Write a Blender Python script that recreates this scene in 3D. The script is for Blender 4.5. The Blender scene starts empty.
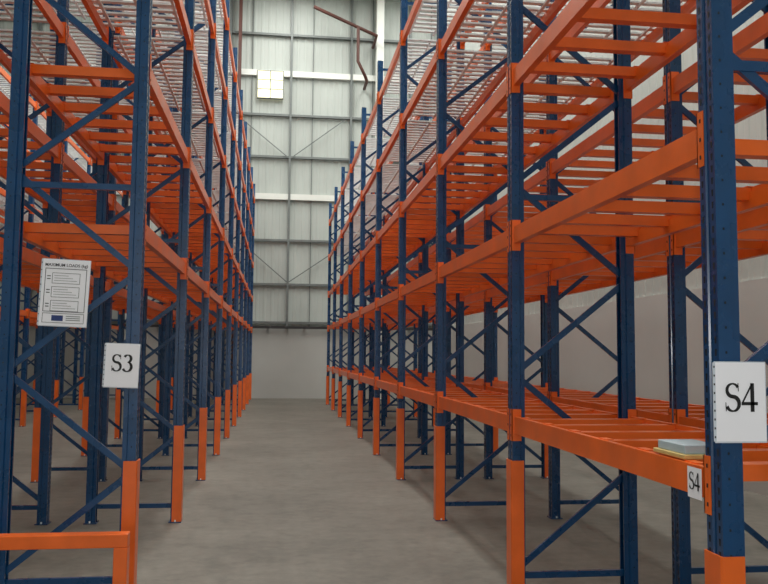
import bpy, math, random
from mathutils import Vector, Matrix
random.seed(4)
S=bpy.context.scene
S.view_settings.view_transform='Standard'
S.view_settings.look='None'
S.view_settings.exposure=0.0
S.view_settings.gamma=1.0
def lin(c):
    return tuple(((v/255)/12.92 if v/255<=.04045 else ((v/255+.055)/1.055)**2.4) for v in c)
def mat(name,rgb,rough=.5,metal=0,var=.15,scale=8,bump=0,emit=0,rvar=0.1,big=0,coat=0):
    m=bpy.data.materials.new(name); m.use_nodes=True
    nt=m.node_tree; b=nt.nodes['Principled BSDF']
    b.inputs['Metallic'].default_value=metal
    b.inputs['Coat Weight'].default_value=coat; b.inputs['Coat Roughness'].default_value=.15
    tc=nt.nodes.new('ShaderNodeTexCoord'); n=nt.nodes.new('ShaderNodeTexNoise')
    n.inputs['Scale'].default_value=scale; n.inputs['Detail'].default_value=6
    nt.links.new(tc.outputs['Object'],n.inputs['Vector'])
    r=nt.nodes.new('ShaderNodeValToRGB'); c=lin(rgb)
    r.color_ramp.elements[0].position=.3; r.color_ramp.elements[1].position=.7
    r.color_ramp.elements[0].color=(*[x*(1-var) for x in c],1)
    r.color_ramp.elements[1].color=(*[min(1,x*(1+var)) for x in c],1)
    nt.links.new(n.outputs['Fac'],r.inputs['Fac'])
    colout=r.outputs['Color']
    if big:
        for sc,p0,p1,amt in ((.55,.35,.62,big),(3.2,.36,.5,big*.6)):
            n2=nt.nodes.new('ShaderNodeTexNoise'); n2.inputs['Scale'].default_value=sc; n2.inputs['Detail'].default_value=8; n2.inputs['Roughness'].default_value=.7
            nt.links.new(tc.outputs['Object'],n2.inputs['Vector'])
            r2=nt.nodes.new('ShaderNodeValToRGB'); r2.color_ramp.elements[0].position=p0; r2.color_ramp.elements[1].position=p1
            k=1-amt
            r2.color_ramp.elements[0].color=(k,k,k,1); r2.color_ramp.elements[1].color=(1,1,1,1)
            nt.links.new(n2.outputs['Fac'],r2.inputs['Fac'])
            mx=nt.nodes.new('ShaderNodeMix'); mx.data_type='RGBA'; mx.blend_type='MULTIPLY'; mx.inputs[0].default_value=1
            nt.links.new(colout,mx.inputs[6]); nt.links.new(r2.outputs['Color'],mx.inputs[7]); colout=mx.outputs[2]
    nt.links.new(colout,b.inputs['Base Color'])
    mr=nt.nodes.new('ShaderNodeMapRange'); mr.inputs['To Min'].default_value=max(0,rough-rvar); mr.inputs['To Max'].default_value=min(1,rough+rvar)
    nt.links.new(n.outputs['Fac'],mr.inputs['Value']); nt.links.new(mr.outputs['Result'],b.inputs['Roughness'])
    if bump:
        bp=nt.nodes.new('ShaderNodeBump'); bp.inputs['Strength'].default_value=bump; bp.inputs['Distance'].default_value=.01
        nt.links.new(n.outputs['Fac'],bp.inputs['Height']); nt.links.new(bp.outputs['Normal'],b.inputs['Normal'])
    if emit:
        nt.links.new(colout,b.inputs['Emission Color']); b.inputs['Emission Strength'].default_value=emit
    return m
BLUE=mat('blue_paint',(0,60,104),.28,0,.15,5,coat=.3)
ORANGE=mat('orange_paint',(232,102,28),.36,0,.12,4,coat=.2)
GALV=mat('galvanised_steel',(232,236,236),.4,.1,.1,10)
DARK=mat('hole_dark',(6,8,12),.8)
CONC=mat('concrete_floor',(126,122,113),.58,0,.16,9,.25,big=.30)
WALL=mat('cladding_grey',(180,186,181),.55,0,.07,.6)
WALLLOW=mat('wall_panel_light',(184,184,180),.6,0,.07,.5)
RAIL=mat('rail_white',(226,228,222),.5,0,.04,2)
STEEL=mat('steel_grey',(108,113,112),.5,.2,.1,3)
PAPER=mat('paper_white',(242,242,248),.55,0,.02,3)
PLAST=mat('plastic_sleeve',(205,212,222),.2,0,.03,5)
INK=mat('ink_black',(10,10,14),.6)
INKB=mat('ink_blue',(40,60,120),.6)
RUST=mat('pipe_red_oxide',(84,46,38),.5,0,.15,3)
WOOD=mat('wood_pale',(200,176,110),.6,0,.15,14)
WRAP=mat('packaging_grey',(172,188,196),.5,0,.08,6)
GLASS=mat('window_glow',(250,244,205),.4,0,.03,3,0,.8)
DKSTEEL=mat('dark_steel',(46,44,46),.5,.1,.1,3)

class MB:
    def __init__(s): s.v=[];s.f=[];s.m=[];s.mats=[]
    def mi(s,m):
        if m not in s.mats: s.mats.append(m)
        return s.mats.index(m)
    def face(s,pts,m):
        o=len(s.v); s.v+= [tuple(p) for p in pts]; s.f.append(tuple(range(o,o+len(pts)))); s.m.append(s.mi(m))
    def box(s,a,b,m):
        x0,y0,z0=[min(a[i],b[i]) for i in range(3)]; x1,y1,z1=[max(a[i],b[i]) for i in range(3)]
        o=len(s.v)
        s.v+=[(x0,y0,z0),(x1,y0,z0),(x1,y1,z0),(x0,y1,z0),(x0,y0,z1),(x1,y0,z1),(x1,y1,z1),(x0,y1,z1)]
        for q in ((0,3,2,1),(4,5,6,7),(0,1,5,4),(1,2,6,5),(2,3,7,6),(3,0,4,7)):
            s.f.append(tuple(o+i for i in q)); s.m.append(s.mi(m))
    def bar(s,p,q,w,h,m,up=(0,1,0)):
        p=Vector(p);q=Vector(q);d=(q-p).normalized();u=Vector(up)
        a=d.cross(u).normalized()*w/2; b=d.cross(a).normalized()*h/2
        o=len(s.v)
        for c in (p,q):
            for k in ((-1,-1),(1,-1),(1,1),(-1,1)): s.v.append(tuple(c+a*k[0]+b*k[1]))
        for f in ((0,1,2,3),(7,6,5,4),(0,4,5,1),(1,5,6,2),(2,6,7,3),(3,7,4,0)):
            s.f.append(tuple(o+i for i in f)); s.m.append(s.mi(m))
    def prism(s,prof,fn,t0,t1,m,closed=True,caps=True):
        o=len(s.v);n=len(prof)
        s.v+=[fn(p,t0) for p in prof]+[fn(p,t1) for p in prof]
        for i in range(n if closed else n-1):
            j=(i+1)%n; s.f.append((o+i,o+j,o+n+j,o+n+i)); s.m.append(s.mi(m))
        if closed and caps:
            s.f.append(tuple(o+i for i in range(n))); s.m.append(s.mi(m))
            s.f.append(tuple(o+n+i for i in reversed(range(n)))); s.m.append(s.mi(m))
    def obj(s,name,parent=None,recalc=True):
        me=bpy.data.meshes.new(name); me.from_pydata(s.v,[],s.f)
        for m in s.mats: me.materials.append(m)
        me.polygons.foreach_set('material_index',s.m); me.update()
        o=bpy.data.objects.new(name,me); S.collection.objects.link(o)
        if parent: o.parent=parent
        return o

H=1.8; B=2.92; DEP=.87
POST=[(.10,-.028),(.10,-.045),(.068,-.045),(.060,-.06),(0,-.06),(0,-.016),(.008,-.012),(.008,.012),(0,.016),(0,.06),(.060,.06),(.068,.045),(.10,.045),(.10,.028)]
def post(mb,xf,s,y,top,prot,holes):
    mb.prism(POST,lambda p,t:(xf+s*p[0],y+p[1],t),.008,top,BLUE,closed=False)
    mb.box((xf-s*.015,y-.075,0),(xf+s*.115,y+.075,.010),BLUE)
    for dv in (-.068,.068): mb.box((xf+s*.04,y+dv-.006,.01),(xf+s*.055,y+dv+.006,.03),GALV)
    if holes:
        z=.12
        while z<top-.05:
            for v in (-.038,.038):
                x=xf-s*.0008
                mb.face([(x,y+v-.008,z+.014),(x,y+v+.008,z+.014),(x,y+v+.005,z-.014),(x,y+v-.005,z-.014)],DARK)
            if int(round(z/.05))%2==0:
                for sy in (-1,1):
                    yy=y+sy*.0607
                    mb.face([(xf+s*.028,yy,z-.005),(xf+s*.036,yy,z-.005),(xf+s*.036,yy,z+.005),(xf+s*.028,yy,z+.005)],DARK)
            z+=.05
    if prot:
        P=[(.085,-.070),(-.008,-.070),(-.014,-.060),(-.014,.060),(-.008,.070),(.085,.070)]
        Q=P+[(.085,.064),(-.004,.064),(-.004,-.064),(.085,-.064)]
        mb.prism(Q,lambda p,t:(xf+s*p[0],y+p[1],t),.0,1.02,ORANGE)
def beam(mb,xf,s,y0,y1,zt,big=True):
    h=.125
    prof=[(.012,0),(.012,-h),(.062,-h),(.062,-.03),(.045,-.03),(.045,0)]
    mb.prism(prof,lambda p,t:(xf+s*p[0],t,zt+p[1]),y0+.062,y1-.062,ORANGE)
    for y,d in ((y0,1),(y1,-1)):
        yc=y+d*.0615
        mb.box((xf-s*.006,yc,zt-.18),(xf+s*.066,yc+d*.006,zt+.055),ORANGE)
        mb.box((xf-s*.006,y+d*.018,zt-.18),(xf-s*.0015,yc+d*.006,zt+.055),ORANGE)
        for dz in (-.14,-.065,.015):
            mb.box((xf-s*.0075,y+d*.034,zt+dz-.008),(xf-s*.006,y+d*.044,zt+dz+.008),DARK)
def frame(mb,x0,x1,y,top,flip=False):
    a,b=x0+.055,x1-.055
    if flip: a,b=b,a
    w=.045;h=.022
    for z in (.17,3.02,top-.15): mb.bar((a,y,z),(b,y,z),w,h+.012,BLUE)
    z=.22;k=0
    nodes=[(.22,a)]
    step=.73
    while z+step<top-.1:
        z+=step;k+=1
        nodes.append((z,b if k%2 else a))
    for (z0,xa),(z1,xb) in zip(nodes,nodes[1:]):
        mb.bar((xa,y,z0),(xb,y,z1-.04),w,h,BLUE)
def rack(name,x0,x1,ys,n,levels,top,mesh_levels,aisle_side,flip,nbars=6,near=4.5):
    mb=MB()
    for i in range(n+1):
        y=ys+i*B
        hol=y<12
        post(mb,x0,1,y,top,aisle_side==-1,hol)
        post(mb,x1,-1,y,top,aisle_side==1,hol)
        frame(mb,x0,x1,y,top,flip)
    for i in range(n):
        y0=ys+i*B;y1=y0+B
        for zt in levels:
            beam(mb,x0,1,y0,y1,zt); beam(mb,x1,-1,y0,y1,zt)
            if zt in mesh_levels:
                k=18
                for j in range(k):
                    yy=y0+.1+(B-.2)*(j+.5)/k
                    mb.box((x0+.03,yy-.030,zt+.002),(x1-.03,yy+.030,zt+.022),GALV)
                for j in range(3):
                    xx=x0+.12+(x1-x0-.24)*j/2
                    mb.box((xx-.015,y0+.09,zt-.020),(xx+.015,y1-.09,zt+.001),GALV)
            else:
                k=nbars
                for j in range(k):
                    yy=y0+(B)*(j+.5)/k
                    w=.05 if zt<2 else .035
                    mb.box((x0+.046,yy-w,zt-.075),(x1-.046,yy+w,zt-.004),ORANGE)
                    mb.box((x0+.03,yy-w,zt-.0),(x0+.075,yy+w,zt+.005),ORANGE)
                    mb.box((x1-.03,yy-w,zt-.0),(x1-.075,yy+w,zt+.005),ORANGE)
    return mb.obj(name)

YR=3.15; YL=6.22
LR=[1.345,2.775,4.0,5.33,6.6]; MR=[5.33,6.6]
r1=rack('pallet_rack',1.75,1.75+DEP+.1,YR,9,LR,7.25,MR,-1,False)
r2=rack('pallet_rack',3.05,3.05+DEP+.1,YR,9,LR,7.25,MR,1,True)
LL=[2.775,4.0,5.33,6.6,7.9]; ML=[5.33,6.6,7.9]
l1=rack('pallet_rack',-1.10-DEP,-1.00,YL,9,LL,8.5,ML,1,False)
l2=rack('pallet_rack',-2.36-DEP-.1,-2.36,YL,9,LL,8.5,ML,-1,True)
l3=rack('pallet_rack',-6.97,-6.0,YL,9,LL,8.5,ML,1,False)
l4=rack('pallet_rack',-8.27,-7.3,YL,9,LL,8.5,ML,-1,True)

# ---------------- room ----------------
XL,XR,YN,YF,ZC=-12.5,6.4,-9.0,33.6,16.8
def slab(name,a,b,m):
    mb=MB(); mb.box(a,b,m); return mb.obj(name)
slab('floor',(XL-.3,YN-.3,-.2),(XR+.3,YF+.3,0),CONC)
slab('ceiling',(XL-.3,YN-.3,ZC),(XR+.3,YF+.3,ZC+.2),WALL)
def corr(n,L,p=.3,d=.012):
    pts=[];k=int(L/p)
    for i in range(k):
        t=i*p; pts+=[(t,0),(t+p*.55,0),(t+p*.65,d),(t+p*.9,d)]
    pts.append((k*p,0)); return pts
def wallcorr(name,P0,dirv,nrm,L,zb,zt):
    mb=MB(); d=Vector(dirv);n=Vector(nrm);P=Vector(P0)
    prof=corr(0,L)
    fn=lambda p,t: tuple(P+d*p[0]+n*p[1]+Vector((0,0,t)))
    mb.prism(prof,fn,zb,zt,WALL,closed=False)
    a=P-n*.15; b=P+d*L-n*.001
    mb.box((a.x,a.y,0),(b.x,b.y,zt),WALL)
    a=P-n*.0; b=P+d*L+n*.05
    mb.box((a.x,a.y,0),(b.x,b.y,zb),WALLLOW)
    return mb
W=XR-XL; Ln=YF-YN
mb=wallcorr('wall_far',(XL,YF,0),(1,0,0),(0,-1,0),W,2.85,ZC)
for z,thick in ((3.05,0),(4.6,0),(6.4,0),(8.2,1),(9.85,0),(11.6,0),(13.35,1),(15.0,0)):
    hh=.12 if thick else .045
    mb.box((XL,YF-.20,z-hh),(XR,YF-.05,z+hh),RAIL if thick else STEEL)
x=-12.15
while x<XR:
    mb.box((x-.045,YF-.24,2.85),(x+.045,YF-.04,ZC),STEEL)
    mb.box((x+.9-.015,YF-.1,2.85),(x+.9+.015,YF-.04,ZC),STEEL)
    x+=2.5
for (xa,za,xb,zb) in ((-1.7,11.4,.3,9.8),(.4,9.8,2.6,11.5),(-1.7,6.4,.3,4.7),(.4,4.7,2.7,6.3)):
    mb.bar((xa,YF-.26,za),(xb,YF-.26,zb),.04,.03,STEEL)
mb.obj('wall_far')
wallcorr('wall_right',(XR,YN,0),(0,1,0),(-1,0,0),Ln,2.85,ZC).obj('wall_right')
wallcorr('wall_left',(XL,YN,0),(0,1,0),(1,0,0),Ln,2.85,ZC).obj('wall_left')
mb=MB()
mb.box((XL,YN-.2,0),(-3,YN,ZC),WALL);mb.box((3.6,YN-.2,0),(XR,YN,ZC),WALL);mb.box((-3,YN-.2,5.5),(3.6,YN,ZC),WALL)
mb.obj('wall_near')
mb=MB(); mb.box((XL+.1,YF-.34,2.80),(XR-.1,YF-.26,2.90),DKSTEEL)
for i in range(13):
    x=XL+.5+i*1.45; mb.box((x-.03,YF-.30,2.83),(x+.03,YF-.04,2.87),DKSTEEL)
mb.obj('trim_1')
def column(x,m=RAIL,w=.3):
    mb=MB(); y=YF-.45
    mb.box((x-w/2,y-.2,0),(x+w/2,y-.17,ZC),m); mb.box((x-w/2,y+.17,0),(x+w/2,y+.2,ZC),m)
    mb.box((x-.01,y-.17,0),(x+.01,y+.17,ZC),m); mb.box((x-w/2-.05,y-.23,0),(x+w/2+.05,y+.23,.02),m)
    return mb.obj('steel_column')
column(4.0);column(-1.75,RUST,.12)
mb=MB()
wx,wz,ww,wh=-.50,12.85,1.05,1.15
mb.box((wx-ww/2,YF-.24,wz-wh/2),(wx+ww/2,YF-.20,wz+wh/2),GLASS)
for a in (-.5,0,.5): mb.box((wx+a*ww-.015,YF-.27,wz-wh/2),(wx+a*ww+.015,YF-.12,wz+wh/2),STEEL)
for a in (-.5,-.17,.17,.5): mb.box((wx-ww/2-.015,YF-.26,wz+a*wh-.01),(wx+ww/2+.015,YF-.12,wz+a*wh+.01),STEEL)
mb.obj('window_1')
def tube(name,pts,r,m,parent=None):
    cu=bpy.data.curves.new(name,'CURVE');cu.dimensions='3D';cu.bevel_depth=r;cu.bevel_resolution=3
    sp=cu.splines.new('POLY');sp.points.add(len(pts)-1)
    for p,c in zip(sp.points,pts): p.co=(*c,1)
    cu.materials.append(m);o=bpy.data.objects.new(name,cu);S.collection.objects.link(o)
    if parent:o.parent=parent
    return o
e=bpy.data.objects.new('sprinkler_pipe',None);S.collection.objects.link(e)
tube('main_run',[(1.2,32.2,15.75),(3.75,32.2,14.7),(3.75,33.5,14.7)],.07,RUST,e)
tube('drop',[(3.0,32.2,15.0),(3.0,32.2,13.6),(3.3,32.2,13.0),(3.4,32.5,12.9),(3.4,33.5,12.9)],.065,RUST,e)

# ---------------- signs ----------------
def ribbon(mb,fn,pts,m):
    n=len(pts);L=[];R=[]
    for i,(x,y,w) in enumerate(pts):
        a=pts[max(0,i-1)];b=pts[min(n-1,i+1)]
        dx,dy=b[0]-a[0],b[1]-a[1];l=math.hypot(dx,dy) or 1
        nx,ny=-dy/l*w/2,dx/l*w/2
        L.append((x+nx,y+ny));R.append((x-nx,y-ny))
    for i in range(n-1):
        mb.face([fn(*R[i]),fn(*R[i+1]),fn(*L[i+1]),fn(*L[i])],m)
def arc(cx,cy,rx,ry,a0,a1,wf,n=14):
    out=[]
    for i in range(n+1):
        a=math.radians(a0+(a1-a0)*i/n); out.append((cx+rx*math.cos(a),cy+ry*math.sin(a),wf(i/n,a)))
    return out
def glyph(mb,ch,fn0,ox,oy,s,m):
    fn=lambda x,y: fn0(ox+x*s,oy+y*s)
    vs=lambda t,a: .05+.11*abs(math.cos(a))
    if ch=='S':
        up=arc(.32,.74,.21,.22,25,270,lambda t,a:.05+.06*abs(math.cos(a)))
        up=[(x,y,w+ .08*max(0,(i-9)/5)) for i,(x,y,w) in enumerate(up)]
        lo=arc(.32,.27,.23,.25,90,-160,lambda t,a:.05+.08*abs(math.cos(a)))
        lo=[(x,y,w+.08*max(0,(5-i)/5)) for i,(x,y,w) in enumerate(lo)]
        ribbon(mb,fn,up,m)
        ribbon(mb,fn,lo,m)
        ribbon(mb,fn,[(.52,.98,.03),(.53,.70,.03)],m); ribbon(mb,fn,[(.07,.02,.03),(.06,.32,.03)],m)
    if ch=='4':
        ribbon(mb,fn,[(.40,.0,.14),(.40,.98,.14)],m)
        ribbon(mb,fn,[(.0,.28,.11),(.60,.28,.11)],m)
        ribbon(mb,fn,[(.40,.97,.06),(.03,.30,.06)],m)
    if ch=='3':
        ribbon(mb,fn,arc(.28,.75,.19,.21,155,-80,vs),m)
        ribbon(mb,fn,arc(.27,.28,.24,.27,88,-155,vs),m)
def label(center,w,h,yaw,text,size,tilt=0,sleeve=True,normal_x=False):
    c=Vector(center)
    M=Matrix.Rotation(yaw,3,'Z')@Matrix.Rotation(tilt,3,'Y')
    if normal_x: M=Matrix.Rotation(-math.pi/2,3,'Z')@M
    def f(off): return lambda x,y: tuple(c+M@Vector((x,-off,y)))
    mb=MB()
    f0=f(0);f1=f(.002)
    if sleeve:
        q=[(-w/2-.006,-h/2-.006),(w/2+.004,-h/2-.006),(w/2+.004,h/2+.004),(-w/2-.006,h/2+.004)]
        mb.face([f(-.001)(*p) for p in q],PLAST)
        q=[(-w/2-.012,-h/2),(-w/2,-h/2),(-w/2,h/2),(-w/2-.012,h/2)]
        mb.face([f0(*p) for p in q],PLAST)
        for i in range(9):
            yy=-h/2+h*(i+.5)/9
            mb.face([f1(-w/2-.009,yy-.004),f1(-w/2-.003,yy-.004),f1(-w/2-.003,yy+.004),f1(-w/2-.009,yy+.004)],DARK)
    q=[(-w/2,-h/2),(w/2,-h/2),(w/2,h/2),(-w/2,h/2)]
    mb.face([f0(*p) for p in q],PAPER)
    if text:
        tw=(.62+.62)*size
        for i,ch in enumerate(text): glyph(mb,ch,f1,-tw/2+i*.64*size+.0,-.0-size*.5+.06*h,size,INK)
    return mb,f1,f(.003)
mb,_,_=label((1.824,YR-.085,1.625),.21,.31,0,'S4',.115); mb.obj('row_label')
mb,_,_=label((-1.112,YL-.09,1.705),.235,.31,0,'S3',.125,.03); mb.obj('row_label')
mb,_,_=label((1.75+.008,YR+.17,1.27),.12,.13,0,'S4',.075,0,False,True); mb.obj('beam_label')
mb,f1,f2=label((-1.537,YL-.05,2.225),.33,.48,0,'',.1,.035,True)
def rect(x0,y0,x1,y1,m,f=f1): mb.face([f(x0,y0),f(x1,y0),f(x1,y1),f(x0,y1)],m)
def outline(x0,y0,x1,y1,t=.003):
    rect(x0,y0,x1,y0+t,INK);rect(x0,y1-t,x1,y1,INK);rect(x0,y0,x0+t,y1,INK);rect(x1-t,y0,x1,y1,INK)
outline(-.145,-.14,.145,.175,.004)
for i in range(3):
    y=.085-.10*i; outline(-.095,y-.02,.10,y+.058,.003); rect(-.13,y+.03,-.105,y+.036,INK); rect(-.13,y+.01,-.105,y+.016,INK)
    for k in range(3): rect(-.08,y+.0+.018*k,.08-.03*k,y+.003+.018*k,STEEL)
outline(-.145,-.22,.145,-.15,.003)
rect(-.08,-.205,.0,-.165,INKB)
for k in range(3): rect(.02,-.20+.014*k,.12,-.195+.014*k,STEEL)
no=mb.obj('load_notice')
cu=bpy.data.curves.new('heading','FONT');cu.body='MAXIMUM LOADS (kg)';cu.size=.030;cu.align_x='CENTER'
cu.materials.append(INK);t=bpy.data.objects.new('heading',cu);S.collection.objects.link(t);t.parent=no
cu.offset=.0004
t.matrix_world=Matrix.Translation((-1.530,YL-.054,2.415))@Matrix.Rotation(.035,4,'Y')@Matrix.Rotation(math.pi/2,4,'X')
mb=MB()
yb=YL-.42
mb.box((-2.3,yb-.05,.50),(-.97,yb+.05,.59),ORANGE)
mb.box((-1.06,yb-.05,0),(-.97,yb+.05,.50),ORANGE); mb.box((-2.3,yb-.05,0),(-2.21,yb+.05,.50),ORANGE)
for x in (-1.015,-2.255): mb.box((x-.09,yb-.09,0),(x+.09,yb+.09,.012),ORANGE)
g=mb.obj('end_guard_rail')
bv=g.modifiers.new('b','BEVEL');bv.width=.006;bv.segments=2
mb=MB()
mb.box((1.775,3.44,1.352),(1.97,3.74,1.372),WOOD);mb.box((1.79,3.46,1.372),(1.965,3.72,1.412),WRAP)
g=mb.obj('packaging_box')
g.modifiers.new('b','BEVEL').width=.003

# ---------------- lights ----------------
def area(name,loc,rot,sx,sy,E,col):
    l=bpy.data.lights.new(name,'AREA');l.shape='RECTANGLE';l.size=sx;l.size_y=sy;l.energy=E;l.color=col
    o=bpy.data.objects.new(name,l);o.location=loc;o.rotation_euler=rot;S.collection.objects.link(o);return o
for i,x in enumerate((.35,-4.6,5.3)):
    area('rooflight_lamp',(x,15,ZC-.1),(0,0,0),1.6,34,2300 if i==0 else 1400,(1,.99,.94))
area('rear_fill',(.3,YN+.05,2.9),(math.radians(90),0,0),6,5,240,(1,.97,.93))  # unseen fill added behind the camera to brighten rack undersides, no actual door
fl=bpy.data.lights.new('camera_flash','AREA');fl.size=.12;fl.energy=26
w=bpy.data.worlds.new('w');S.world=w;w.use_nodes=True
w.node_tree.nodes['Background'].inputs[0].default_value=(.8,.88,1,1);w.node_tree.nodes['Background'].inputs[1].default_value=.3

# ---------------- camera ----------------
f=820;psi=math.atan(105.5/f);th=math.atan(63/f)*math.cos(psi)
cam=bpy.data.cameras.new('camera');cam.sensor_width=36;cam.lens=36*f/768;cam.clip_end=200
co=bpy.data.objects.new('camera',cam);S.collection.objects.link(co)
d=Vector((math.sin(psi)*math.cos(th),math.cos(psi)*math.cos(th),math.sin(th)))
q=d.to_track_quat('-Z','Y').to_matrix().to_4x4()
co.matrix_world=Matrix.Translation((0,0,H))@q@Matrix.Rotation(math.radians(.5),4,'Z')
S.camera=co
flo=bpy.data.objects.new('camera_flash',fl);S.collection.objects.link(flo)
flo.matrix_world=Matrix.Translation((.05,-.05,H+.12))@q
